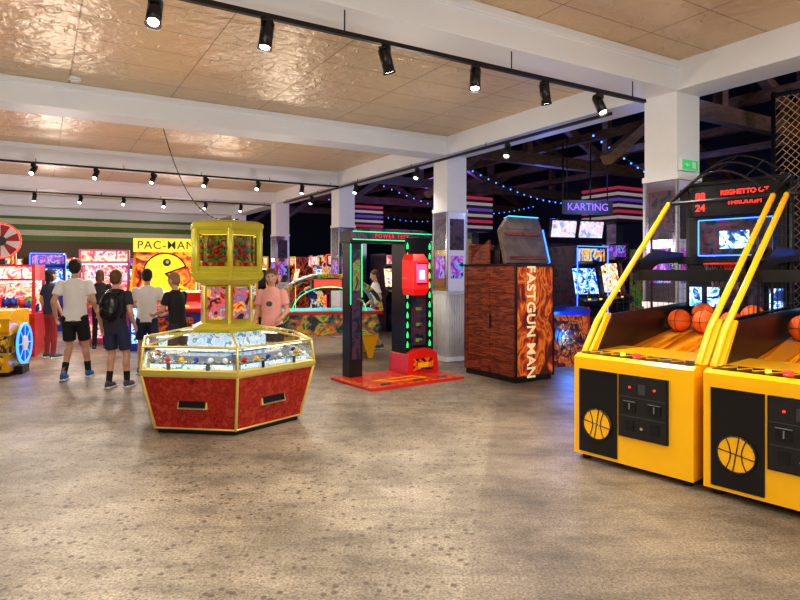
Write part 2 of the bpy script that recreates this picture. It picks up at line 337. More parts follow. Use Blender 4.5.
for i in range(6):
    a=R(60*i); c,s_=math.cos(a),math.sin(a)
    b.tube([(.83*c,.83*s_,.05),(.975*c,.975*s_,.58)],.015,GOLD)
    b.tube([(.985*c,.985*s_,.65),(.955*c,.955*s_,.86),(.40*c,.40*s_,.97)],.013,GOLD)
    a2=R(60*(i+1)); c2,s2=math.cos(a2),math.sin(a2)
    b.tube([(.955*c,.955*s_,.86),(.955*c2,.955*s2,.86)],.014,GOLD)
    b.tube([(.83*c,.83*s_,.055),(.83*c2,.83*s2,.055)],.010,GOLD)
    b.add([(.985*c,.985*s_,.65),(.985*c2,.985*s2,.65),(.955*c2,.955*s2,.86),(.955*c,.955*s_,.86)],[(0,1,2,3)],GLS)
    b.add([(.955*c,.955*s_,.862),(.955*c2,.955*s2,.862),(.4*c2,.4*s2,.972),(.4*c,.4*s_,.972)],[(0,1,2,3)],GLS)
    am=R(60*i+30); F=Matrix.Rotation(am+math.pi/2,4,'Z')
    def FB(x0,x1,y0,y1,z0,z1,m): b.bx(x0,x1,-y1,-y0,z0,z1,m,F)
    FB(-.27,.27,.40,.62,.68,.75,mat('pusher_shelf',(.55,.58,.65),.2,.6))
    FB(-.22,.22,.36,.385,.76,.90,DISP)
    FB(-.36,.36,.785,.80,.835,.845,WLED)
    FB(-.42,.42,.80,.81,.655,.695,DISP)
    for q in range(5): b.sph(F@Vector((-.3+.15*q,-.70,.72)),.028,[REDP,YEL,BLUP,WHT,WHT][(q+i)%5],8,6)
    ap=.866
    def skirt(z): return ap*(.83+.14*(z-.12)/.46)
    zt=.30; yy=skirt(zt)
    T=F@Matrix.Translation((0,-yy,zt))@Matrix.Rotation(R(-15),4,'X')
    b.bx(-.15,.15,-.015,.02,-.045,.045,GOLD,T); b.bx(-.135,.135,-.022,.02,-.034,.034,BLK,T); b.bx(-.13,.13,-.035,-.02,-.034,-.028,GRY,T)
    for x in(-.2,.2): FB(x-.02,x+.02,.82,.86,.64,.72,CHR)
    b.tube([(.28*c,.28*s_,.97),(.28*c,.28*s_,1.5)],.018,GOLD); b.tube([(.38*c,.38*s_,1.52),(.38*c,.38*s_,2.06)],.028,OLIVE)
    b.bx(-.10,.10,-.262,-.25,1.08,1.42,gmat('tower_art',[(.5,.02,.02),(.9,.45,.03),(.03,.15,.4),(.8,.1,.05),(.02,.02,.03)],8,es=.35,kind='art'),F)
    # closed lantern crown: window frame, lit interior, red flower-like prizes
    FB(-.20,.20,.305,.335,1.58,1.64,OLIVE); FB(-.20,.20,.305,.335,1.97,2.04,OLIVE)
    for x in(-.175,.175): FB(x-.02,x+.02,.305,.33,1.62,2.0,OLIVE)
    FB(-.16,.16,.20,.215,1.6,2.0,LANT)
    FB(-.14,.14,.30,.31,1.965,1.972,YLED)
    ctr=F@Vector((0,-.255,1.80)); b.sph(ctr,.035,REDP,10,6)
    for q in range(8):
        t=R(45*q); b.sph(F@Vector((.075*math.cos(t),-.255,1.80+.075*math.sin(t))),.026,REDP if q%2 else mat('prize_green',(.05,.35,.06),.4),8,5)
    for q in range(5): b.sph(F@Vector((-.12+.06*q,-.26,1.655)),.03,[REDP,YEL,ORNG][q%3],8,5)
    for q in range(60):
        x=rnd(-.4,.4); y=rnd(.63,.8); 
        if abs(x)>(y*.53): continue
        p=F@Vector((x,-y,.682+rnd(0,.03))); b.cyl(p,p+Vector((rnd(-.002,.002),rnd(-.002,.002),.004)),.018,CHR if q%3 else GOLD,seg=8)
b.loft([hexl(.40,.95),hexl(.40,.99),hexl(.30,1.04)],OLIVE)
b.loft([hexl(.27,1.03),hexl(.27,1.5)],OLIVE)
b.loft([hexl(.30,1.44),hexl(.40,1.5),hexl(.42,1.53),hexl(.42,1.57),hexl(.38,1.59)],OLIVE)
b.loft([hexl(.365,1.60),hexl(.365,2.03)],GLS,False)
b.loft([hexl(.22,1.58),hexl(.22,2.03)],DGR)
b.loft([hexl(.40,2.02),hexl(.42,2.05),hexl(.42,2.09),hexl(.36,2.12),hexl(.1,2.14)],OLIVE)
b.build(.004)
def plight(name,loc,e,col,rad=.1):
    l=bpy.data.lights.new(name,'POINT'); l.energy=e; l.color=col; l.shadow_soft_size=rad
    o=bpy.data.objects.new(name,l); o.location=loc; bpy.context.scene.collection.objects.link(o)

# ------------------------------------------------------------------ basketball machines
LANE=mat('lane_board',(.75,.30,.015),.3)
def bball(loc,rz,seed):
    b=B('basketball_arcade_machine',loc,rz); w=1.0
    for x in(.07,.93):
        for y in(.08,.9,2.0): b.cyl((x,y,0),(x,y,.06),.035,BLKM,seg=10)
    b.bx(0,w,.0,.75,.05,.80,YEL)
    b.ext([(0.0,.80),(0,.865),(.05,.89),(.75,.90),(.75,.80)],0,0,w,YEL)
    b.bx(.055,.40,-.012,.0,.08,.77,BLK)
    b.bx(.42,.82,-.02,.0,.28,.77,BLK); b.bx(.43,.81,-.026,-.02,.29,.76,mat('coin_door',(.018,.018,.02),.35))
    for zz in(.45,.6): b.bx(.43,.81,-.029,-.026,zz-.003,zz+.003,DGR)
    for x in(.52,.72):
        b.bx(x-.05,x+.05,-.034,-.026,.49,.57,BLK); b.bx(x-.05,x+.05,-.036,-.034,.565,.572,GRY); b.bx(x-.005,x+.005,-.038,-.034,.505,.555,GRY); b.bx(x-.035,x+.035,-.034,-.026,.34,.42,BLK)
        b.cyl((x,-.035,.68),(x,-.02,.68),.008,REDL,seg=12)
    b.cyl((.62,-.036,.37),(.62,-.026,.37),.012,CHR,seg=10); b.bx(.59,.65,-.032,-.026,.63,.71,DGR)
    bc=(.2275,-.016,.33); b.disc(bc,.125,.012,YEL)
    y=-.025
    b.ring((bc[0],y,bc[2]),.125,.006,BLK)
    b.tube([(bc[0]-.12,y,bc[2]+.02),(bc[0]+.12,y,bc[2]-.02)],.004,BLK,6)
    b.tube([(bc[0]-.02,y,bc[2]-.12),(bc[0]+.02,y,bc[2]+.12)],.004,BLK,6)
    for s_ in(-1,1):
        b.tube([(bc[0]+s_*(.07-.035*math.cos(t*1.35)),y,bc[2]+.10*t) for t in(-1,-.6,-.2,.2,.6,1)],.004,BLK,6)
    b.box((.5,.15,.893),(.92,.2,.01),BLK,(R(1),0,0)); b.cyl((.5,.12,.895),(.5,.12,.925),.03,REDL); b.cyl((.38,.12,.895),(.38,.12,.92),.02,YLED)
    for k in range(8):
        x=.15+.1*k; b.tube([(x-.05,.08,.902),(x,.2,.902),(x+.05,.08,.902)],.004,YEL,5)
    b.bx(.0,w,.75,2.15,.05,.74,BLK)
    b.ext([(.75,.86),(1.0,.84),(2.1,1.10),(2.1,1.06),(.75,.8)],0,.04,w-.04,LANE)
    for x in(.27,.5,.73): b.ext([(.78,.89),(1.0,.87),(2.05,1.115),(2.05,1.08),(.78,.85)],0,x-.01,x+.01,YEL)
    for x0 in(0,w-.035):
        b.ext([(.28,.86),(.55,1.20),(2.15,1.26),(2.15,.74),(.75,.74),(.28,.8)],0,x0,x0+.035,BLK)
        b.ext([(.22,.885),(.50,1.215),(.53,1.20),(.27,.86)],0,x0-.004,x0+.039,YEL)
    for k,x in enumerate((.17,.41,.66)):
        c=(x,1.58,.985+.112); b.sph(c,.112,ORNG,20,12); b.ring(c,.113,.0028,BLK,'y'); b.ring(c,.113,.0028,BLK,'x'); b.ring(c,.113,.0028,BLK,'z')
    for k,x in enumerate((.3,.76)):
        c=(x,1.82,1.040+.112); b.sph(c,.112,ORNG,20,12); b.ring(c,.113,.0028,BLK,'y'); b.ring(c,.113,.0028,BLK,'z')
    for x in(.02,w-.02):
        b.tube([(x,.12,.89),(x,.32,1.15),(x,1.66,2.28)],.026,YEL,10)
        b.tube([(x,2.12,.8),(x,2.12,2.50)],.03,BLKM,8)
        b.tube([(x,1.66,2.28),(x,2.12,2.50)],.022,BLKM,8)
        b.tube([(x,.95,1.68),(x,2.12,1.70)],.018,BLKM,8)
        b.tube([(x,1.30,1.22),(x,1.30,1.97)],.012,BLKM,8)
        for k in range(15):
            y0=.55+k*.11; zt=min(2.35,1.15+(y0-.32)*.843)
            b.cyl((x,y0,1.22),(x,y0,zt),.0025,BLKM,seg=4,cap=False)
        for k in range(12):
            z=1.3+k*.1; ys=.32+(z-1.15)/.843
            if ys<2.1: b.cyl((x,ys,z),(x,2.12,z),.0025,BLKM,seg=4,cap=False)
        b.ext([(.95,1.62),(1.35,1.80),(1.95,1.78),(1.95,1.68),(1.40,1.66),(1.0,1.50)],0,x-.02,x+.02,BLK)
    b.bx(0,w,.97,1.03,1.50,1.60,BLK); b.bx(0,w,1.9,2.0,1.66,1.74,BLK)
    b.tube([(.02,1.66,2.28),(w-.02,1.66,2.28)],.022,BLKM); b.tube([(.02,2.12,2.50),(w-.02,2.12,2.50)],.03,BLKM)
    b.bx(.04,w-.04,2.08,2.14,1.08,2.48,BLK)
    b.bx(.15,w-.15,2.055,2.08,1.75,2.12,ARTD); 
    for z in(1.75,2.12): b.bx(.15,w-.15,2.045,2.06,z-.006,z+.006,BLUL)
    for x in(.15,w-.15): b.bx(x-.006,x+.006,2.045,2.06,1.75,2.12,BLUL)
    b.bx(.36,.64,2.05,2.06,1.82,2.0,SCR1)
    b.bx(.08,w-.08,1.98,2.08,2.16,2.46,BLK); b.text('88',(.2,1.975,2.36),FR,.10,REDL); b.text('24',(.2,1.975,2.24),FR,.10,REDL)
    b.text('REGHETTO OT',(.62,1.975,2.38),FR,.065,REDL); b.text('THROUGH',(.62,1.975,2.28),FR,.065,REDL)
    for x in(.12,.30,w-.12): b.bx(x-.05,x+.05,2.02,2.08,1.22,1.42,SCR1)
    for x in(.5,.7): b.bx(x-.06,x+.06,2.02,2.08,1.2,1.5,ARTD)
    hc=Vector((.5,1.84,1.66)); b.ring(hc,.19,.010,REDP,'z',28); b.bx(.42,.58,2.02,2.06,1.6,1.7,REDP); b.bx(.48,.52,2.02,2.05,1.65,1.67,REDP)
    for k in range(14):
        t0=2*math.pi*k/14
        for sg in(1,-1):
            pts=[hc+Vector((rr*math.cos(t0+sg*dt),rr*math.sin(t0+sg*dt),-dz)) for rr,dt,dz in((.19,0,0),(.16,.22,.08),(.13,.44,.16),(.11,.66,.25))]
            b.tube(pts,.0018,GRY,4,False)
    for yy,zz,hh in((2.12,2.50,.26),(1.66,2.28,.28),(1.9,2.40,.27)):
        b.tube([(.02+.96*(i/14),yy,zz+hh*math.sin(math.pi*i/14)) for i in range(15)],.011,BLKM,6)
    for x in(.25,.5,.75): b.tube([(x,1.66,2.28+.28*math.sin(math.pi*x)),(x,2.12,2.50+.26*math.sin(math.pi*x))],.008,BLKM,6)
    b.build(.006)
ux,uy=.645,-.764; brz=math.atan2(uy,ux)
for k in range(3):
    bball((1.49+ux*1.07*k,5.13+uy*1.07*k,0),brz,k%2)
b=B('rope_net_cage',(0,0,0)); ROPE=mat('rope',(.8,.5,.2),.7)
p0=Vector((4.42,7.1,0)); d=Vector((.645,-.764,0)); g=.09; H=40
for k in range(-H,36):
    for sg in(1,-1):
        a=[]
        for i in range(H+1):
            s_=k*g+(i*g if sg>0 else H*g-i*g)
            if 0<=s_<=2.9: a.append(p0+d*s_+Vector((0,0,.05+i*g)))
        if len(a)>1: b.cyl(a[0],a[-1],.0045,ROPE,seg=5,cap=False)
for s_ in(0,1.45,2.9): b.cyl(p0+d*s_,p0+d*s_+Vector((0,0,3.7)),.025,BLKM)
b.cyl(p0+Vector((0,0,3.66)),p0+d*2.9+Vector((0,0,3.66)),.025,BLKM)
b.build()

# ------------------------------------------------------------------ punch/strength tester
b=B('strength_tester_machine',(-.37,7.87,0),R(36))
HAZ=gmat('hazard_tread',[(.55,.02,.01),(.8,.10,.01),(.35,.01,.01),(.6,.03,.01)],6,kind='art',es=.05)
b.bx(0,1.62,0,1.1,0,.035,REDP); b.bx(.04,1.58,.04,1.06,.035,.042,HAZ)
for i in range(11):
    b.add([(.02+i*.145,0.005,.043),(.08+i*.145,.005,.043),(.12+i*.145,.06,.043),(.06+i*.145,.06,.043)],[(0,1,2,3)],YEL)
for i in range(7):
    b.add([(.005,.03+i*.145,.043),(.005,.09+i*.145,.043),(.06,.13+i*.145,.043),(.06,.07+i*.145,.043)],[(0,1,2,3)],YEL)
for (xa,ya,xb,yb) in((.3,.45,1.0,.45),(1.0,.45,1.1,.25),(.3,.45,.55,.25),(.55,.25,1.1,.25)): b.box(((xa+xb)/2,(ya+yb)/2,.046),(math.hypot(xb-xa,yb-ya),.025,.008),YEL,(0,0,math.atan2(yb-ya,xb-xa)))
for x in(.2,.75,1.2): b.add([(x,.1,.045),(x+.18,.1,.045),(x+.26,.2,.045),(x+.08,.2,.045)],[(0,1,2,3)],BLK)
b.bx(.18,.40,.86,1.06,.04,2.12,BLK)
b.bx(.19,.20,.845,.86,1.1,1.98,GRN); b.bx(.38,.39,.845,.86,1.2,1.98,GRN)
b.bx(.22,.36,.85,.86,.3,1.9,ARTD); b.bx(.23,.35,.842,.85,1.3,1.75,ART3)
b.ext([(1.02,.04),(1.64,.04),(1.60,.32),(1.46,.40),(1.22,.40),(1.06,.32)],1,.60,1.08,REDP); b.bx(1.14,1.52,.585,.60,.08,.26,ART4); b.bx(1.22,1.42,.575,.60,.12,.20,YEL)
b.bx(1.08,1.58,.72,1.08,.30,2.1,BLK)
for i in range(11):
    z=.42+i*.15
    for xa,xb in((1.10,1.13),(1.53,1.56)):
        b.add([(xa,.712,z),(xb,.712,z),(xb,.712,z+.06),((xa+xb)/2,.712,z+.10),(xa,.712,z+.06)],[(0,1,2,3,4)],GRN)
b.bx(1.18,1.46,.70,.72,.45,1.22,ARTD)
for i in range(6): b.bx(1.26,1.38,.69,.70,.50+i*.12,.55+i*.12,[ART3,DGR][i%2])
HS=mat('tester_red_housing',(.85,.02,.02),.25,0,(.9,.02,.02),.2,coat=.5)
x0=-.22
b.loft([[(1.28+x0,.50,1.22),(1.52+x0,.50,1.22),(1.52+x0,.74,1.22),(1.28+x0,.74,1.22)],[(1.25+x0,.45,1.32),(1.55+x0,.45,1.32),(1.55+x0,.74,1.32),(1.25+x0,.74,1.32)],[(1.25+x0,.47,1.74),(1.55+x0,.47,1.74),(1.55+x0,.74,1.74),(1.25+x0,.74,1.74)],[(1.30+x0,.52,1.84),(1.50+x0,.52,1.84),(1.50+x0,.74,1.84),(1.30+x0,.74,1.84)]],HS)
b.bx(1.31+x0,1.49+x0,.435,.47,1.40,1.70,PNK); b.bx(1.35+x0,1.45+x0,.43,.44,1.46,1.60,E('tester_display',(1,.6,.6),1.3))
for z in(1.4,1.7): b.bx(1.30+x0,1.50+x0,.425,.44,z-.01,z+.01,BLK)
b.bx(.14,1.62,.78,1.08,2.0,2.16,BLK)
b.ext([(.14,2.03),(1.62,2.02),(1.62,2.16),(1.45,2.21),(.35,2.21),(.14,2.16)],1,.74,.78,ARTD)
for z in(2.04,2.155): b.bx(.16,1.61,.728,.74,z-.005,z+.005,GRN)
b.text('POWER TEST',(.85,.735,2.098),FR,.085,mat('dim_red',(.5,.02,.02),.4,0,(.9,.04,.03),.5),sp=1.3)
b.tube([(.31,.95,1.2),(.31,.7,1.15)],.02,GRY)
b.build(.004)

# ------------------------------------------------------------------ shooting cabinet
FG=gmat('fire_artwork',[(.08,.01,.01),(.50,.05,.01),(.85,.26,.02),(.45,.04,.01),(.1,.015,.015)],6,kind='art',es=.15,stretch=(1,1,.5))
b=B('shooting_game_cabinet',(1.63,8.42,0),R(33))
b.bx(.02,.72,.02,1.13,0,.08,BLK); b.bx(0,.74,0,1.15,.08,1.66,WOODD)
for i in range(8):
    z=.10+i*.195; b.bx(-.012,0,.03,1.12,z,z+.185,WOODD)
for y in(.03,.545,1.06): b.bx(-.022,-.012,y,y+.05,.1,1.64,WOODD)
b.bx(-.03,-.02,.50,.535,.75,.95,BLK)
b.bx(.02,.72,-.012,0,.1,1.64,FG)
for x in(.0,.74): b.bx(x-.012,x+.012,-.014,.012,.06,1.67,BLK)
b.bx(-.02,.76,-.02,1.17,1.66,1.69,BLK)
b.text('FASTGUN MAN',(.27,-.016,.86),(R(90),R(90),0),.225,mat('cream_letter',(.9,.75,.5),.5,0,(.9,.6,.3),.35),.004,off=.02,sp=1.05)
Mh=Matrix.Translation((.46,.25,1.69))@Matrix.Rotation(R(-16),4,'X')
HG=gmat('hood_brown',[(.10,.075,.06),(.17,.125,.10),(.12,.09,.075)],4,kind='noise',rough=.5)
b.bx(-.44,.42,-.05,.03,.0,.52,HG,Mh); b.add([(x,y,z) for y in(-.05,.03) for (x,z) in((-.44,.52),(.42,.52),(.38,.72),(-.24,.72))],[(0,1,2,3),(7,6,5,4),(0,4,5,1),(1,5,6,2),(2,6,7,3),(3,7,4,0)],HG,M=Mh)
b.bx(.418,.430,-.07,.05,0,.53,BLUL,Mh); b.bx(-.24,.38,-.07,.05,.715,.728,CYN,Mh); b.bx(-.38,.36,-.062,-.05,.05,.10,WOODD,Mh); b.bx(-.38,.36,-.062,-.05,.42,.47,WOODD,Mh)
for x in(-.3,.25): b.bx(x-.03,x+.03,.03,.30,.0,.35,BLK,Mh)
b.bx(.1,.65,.45,1.0,1.69,1.9,BLK); b.ext([(.60,1.69),(.60,2.05),(.85,1.9),(1.1,1.69)],0,.02,.06,WOODD)
b.bx(.0,.5,1.0,1.05,1.69,2.0,WOODD)
b.build(.005)

# ------------------------------------------------------------------ generic machines
def cabinet(loc,rz,w=.7,d=.8,h=1.9,body=BLK,side=ARTD,scr=SCR1,mar=ART2,name='arcade_cabinet',led=None):
    b=B(name,loc,rz); x0,x1=-w/2,w/2
    prof=[(0,0),(0,.9),(-.12,.98),(-.12,1.04),(.12,1.10),(.24,h-.32),(.02,h-.25),(.02,h),(d,h),(d,0)]
    b.ext([(p[0],p[1]) for p in prof],0,x0+.03,x1-.03,body)
    big=[(-.03,0),(-.03,.9),(-.16,.97),(-.16,1.07),(.02,1.14),(.12,h-.34),(-.03,h-.27),(-.03,h+.03),(d+.01,h+.03),(d+.01,0)]
    for a,c in((x0,x0+.03),(x1-.03,x1)): b.ext(big,0,a,c,side)
    hs=h-.34-1.12
    M=Matrix.Translation((0,.11,1.12))@Matrix.Rotation(-math.atan2(.11,hs),4,'X')
    b.bx(x0+.07,x1-.07,-.012,0,.04,hs-.02,scr,M)
    b.bx(x0+.04,x1-.04,-.0,.02,h-.24,h-.01,mar); 
    b.bx(x0+.1,x1-.1,-.012,0,.2,.75,side); b.bx(-.1,.1,-.025,-.01,.35,.6,DGR)
    for x in(-.15,.15):
        b.cyl((x,-.04,1.05),(x,-.05,1.14),.008,GRY,seg=6); b.sph((x,-.05,1.15),.02,REDP,8,6)
        for q in(.05,.09): b.cyl((x+q,-.03,1.06),(x+q,-.03,1.08),.014,YLED,seg=8)
    if led:
        for x in(x0,x1): b.bx(x-.01,x+.01,-.045,-.03,.05,h,led)
        b.bx(x0,x1,-.045,-.03,h+.02,h+.035,led)
    b.build(.004)
PKP=mat('pink_paint',(.8,.15,.35),.3)
def claw(loc,rz,w=.9,h=2.0,frame=REDP,back=ART5,light=WLED,name='claw_machine'):
    b=B(name,loc,rz); x=w/2
    b.bx(-x,x,0,w,0,.78,frame); b.bx(-x+.08,x-.3,-.012,0,.12,.6,back); b.bx(x-.26,x-.06,-.015,0,.15,.4,BLK)
    b.bx(-x-.01,x+.01,-.1,.02,.72,.80,frame); b.cyl((-.15,-.05,.8),(-.15,-.05,.9),.01,GRY,seg=6); b.sph((-.15,-.05,.92),.025,BLK,8,6); b.cyl((.1,-.05,.8),(.1,-.05,.82),.03,REDL,seg=10)
    for a in(-x+.025,x-.025):
        for c in(.025,w-.025): b.bx(a-.025,a+.025,c-.025,c+.025,.78,h-.28,frame)
    b.bx(-x,x,0,w,h-.3,h,frame); b.bx(-x+.05,x-.05,-.015,0,h-.26,h-.04,back)
    b.bx(-x+.06,x-.06,w-.06,w-.04,.8,h-.3,back); b.bx(-x+.05,x-.05,.06,.1,h-.33,h-.31,light); b.bx(-x+.04,x-.04,.3,.4,h-.33,h-.31,light)
    b.add([(-x+.05,.01,.78),(x-.05,.01,.78),(x-.05,.01,h-.3),(-x+.05,.01,h-.3)],[(0,1,2,3)],GLS)
    b.tube([(0,.45,h-.3),(0,.45,1.45)],.006,CHR,6)
    for t in range(3):
        a=R(120*t); b.tube([(0,.45,1.45),(.08*math.cos(a),.45+.08*math.sin(a),1.38),(.04*math.cos(a),.45+.04*math.sin(a),1.28)],.008,CHR,6)
    cols=[REDP,YEL,BLUP,mat('plush_pink',(.85,.3,.45),.9),mat('plush_white',(.85,.85,.8),.9),mat('plush_green',(.1,.5,.15),.9)]
    for i in range(26):
        c=random.choice(cols); p=(rnd(-x+.13,x-.13),rnd(.12,w-.15),.84+rnd(0,.18)); b.sph(p,.075,c,8,6); b.sph((p[0]-.05,p[1]-.02,p[2]+.07),.025,c,6,4); b.sph((p[0]+.05,p[1]-.02,p[2]+.07),.025,c,6,4)
    b.build(.006)

b=B('ticket_wheel_game',(-6.28,8.9,0),R(14))
YP=gmat('yellow_pattern',[(.85,.5,.02),(.06,.04,.01),(.9,.6,.05),(.10,.06,.01),(.6,.3,.02)],22,kind='vor',rough=.3,es=.08)
b.bx(-.45,.42,0,.8,0,.06,BLK); b.bx(-.45,.42,0,.8,.06,.34,YEL); b.bx(-.38,.35,-.01,0,.10,.31,YP); b.bx(-.40,.38,.03,.8,.34,.62,YP); b.ext([(.03,.62),(-.03,.68),(-.03,.86),(.10,.98),(.8,.98),(.8,.62)],0,-.46,.44,YEL)
for z in(.34,.62,.86): b.bx(-.47,.45,-.035,.02,z-.012,z+.012,GOLD)
for x in(-.3,-.1,.1,.3): b.cyl((x,-.035,.77),(x,-.015,.77),.03,YLED,seg=10)
b.bx(-.2,.2,-.012,.0,.12,.28,BLK)
b.ring((.52,.35,.46),.30,.022,BLUL,'x',28); b.disc((.50,.35,.46),.28,.04,BLUP,'x'); b.disc((.51,.35,.46),.12,.06,WHT,'x')
for q in range(8): 
    a=R(45*q); b.tube([(.53,.35,.46),(.53,.35+.28*math.cos(a),.46+.28*math.sin(a))],.008,BLUL,6)
b.bx(.40,.54,.2,.5,0,.12,BLK)
b.build(.006)
claw((-7.15,10.9,0),R(20),.9,1.7)
b=B('prize_wheel_game',(-8.15,12.2,0),R(25)); b.bx(-.4,.4,0,.6,0,1.0,REDP); b.bx(-.35,.35,-.02,0,.2,.8,ART1); b.bx(-.06,.06,.25,.35,1.0,1.9,BLK)
b.disc((0,.2,2.2),.36,.08,WHT); b.ring((0,.15,2.2),.36,.012,REDL); 
for q in range(12):
    a0,a1=R(30*q),R(30*q+30); m=[mat('wheel_red',(.4,.02,.02),.4),WHT][q%2]
    b.add([(0,.155,2.2),(.34*math.cos(a0),.155,2.2+.34*math.sin(a0)),(.34*math.cos(a1),.155,2.2+.34*math.sin(a1))],[(0,1,2)],m)
b.disc((0,.15,2.2),.10,.08,BLK); b.build(.004)

b=B('maze_game_machine',(-4.75,12.0,0),R(16)); w=.62
b.bx(-w,w,0,1.0,0,.95,BLUP); b.bx(-w+.05,w-.05,-.015,0,.15,.85,SCR1); b.bx(-w-.03,w+.03,-.08,.5,.95,1.02,YEL)
b.bx(-w,w,.85,1.0,.95,2.25,BLK); b.bx(-w+.02,w-.02,.83,.85,1.02,1.98,gmat('board_red',[(.03,.01,.01),(.75,.02,.02),(.95,.55,.02),(.8,.03,.02),(.03,.01,.01)],3,es=.5,kind='art',stretch=(1,.1,1)))
b.bx(-w-.03,w+.03,.78,.9,1.98,2.27,E('sign_yellow',(1,.75,.03),.8)); b.text('PAC-MAN',(0,.775,2.12),FR,.24,BLK,sp=1.12,off=.003)
PY=E('face_yellow',(1,.72,.02),.9); cx,cz=-.02,1.52
pts=[(cx,cz)]+[(cx+.43*math.cos(t),cz+.43*math.sin(t)) for t in [R(20+ (318-20)*i/30) for i in range(31)]]
b.ext([(p[0],p[1]) for p in pts],1,.79,.83,PY)
b.ring((cx,.80,cz),.435,.018,BLK,'y',30,20,318)
b.disc((cx+.03,.785,cz+.24),.08,.02,BLK); b.disc((cx+.04,.775,cz+.25),.035,.01,WHT)
b.tube([(cx+.40,.79,cz+.15),(cx,.79,cz),(cx+.31,.79,cz-.30)],.018,BLK,6)
for (x,z) in((-.45,1.15),(.42,1.12)): b.sph((x,.79,z),(.1,.04,.07),REDP)
b.tube([(-.35,.79,1.3),(-.5,.79,1.2),(-.52,.79,1.08)],.03,PY,8); b.tube([(.25,.79,1.25),(.4,.79,1.2),(.5,.79,1.1)],.03,PY,8)
for s_ in(-1,1): b.ext([(.1,.95),(.1,1.1),(.8,1.9),(1.0,1.98),(1.0,.95)],0,s_*w-.02,s_*w+.02,YEL)
b.build(.004)
b=B('video_redemption_game',(-3.6,10.15,0),R(20)); b.bx(-.5,.5,0,.8,0,.85,BLUP); b.bx(-.45,.45,-.015,0,.1,.5,SCR1); b.bx(-.45,.1,-.016,0,.52,.8,ART4)
b.ext([(0,.85),(-.1,.9),(-.1,.95),(.35,1.05),(.45,1.2),(.8,1.2),(.8,.85)],0,-.5,.5,REDP); b.bx(-.4,.4,.47,.8,1.2,1.23,SCR2)
for x in(-.25,0,.25): b.cyl((x,.05,.95),(x,.05,1.0),.035,YLED,seg=10)
b.build(.005)
b=B('air_hockey_table',(-1.25,10.7,0),R(12)); L2=.94
JG=gmat('alien_art',[(.02,.02,.02),(.03,.25,.06),(.45,.4,.03),(.5,.05,.01),(.02,.15,.12),(.02,.02,.02)],5,es=.3,kind='art')
b.ext([(-L2,.55),(-L2+.1,.82),(L2-.1,.82),(L2,.55),(L2-.15,.42),(-L2+.15,.42)],1,0,1.0,JG)
b.ext([(-L2-.03,.80),(-L2+.02,.86),(L2-.02,.86),(L2+.03,.80)],1,-.03,1.03,REDP)
b.bx(-L2+.1,L2-.1,.08,.92,.86,.87,E('table_play',(.05,.5,.5),.6))
for x in(-L2+.2,L2-.2):
    for y in(.12,.88): b.ext([(x-.16,.45),(x+.16,.45),(x+.04,0),(x-.04,0)],1,y-.06,y+.06,YEL)
for y in(.05,.95):
    b.tube([(L2*math.cos(R(180*i/14)),y,.86+.64*math.sin(R(180*i/14))) for i in range(15)],.04,JG if y<.5 else GRY,8)
    b.tube([(.66*math.cos(R(180*i/14)),y,.86+.44*math.sin(R(180*i/14))) for i in range(15)],.008,GRN if y<.5 else GRY,6)
for i in range(1,14):
    t=R(180*i/14); b.tube([(L2*math.cos(t),.05,.86+.64*math.sin(t)),(L2*math.cos(t),.95,.86+.64*math.sin(t))],.014,[REDP,YEL,GRY][i%3],6)
b.bx(-.3,.3,.40,.60,1.22,1.48,BLK); b.bx(-.25,.25,.39,.40,1.27,1.42,REDL)
b.build(.004)

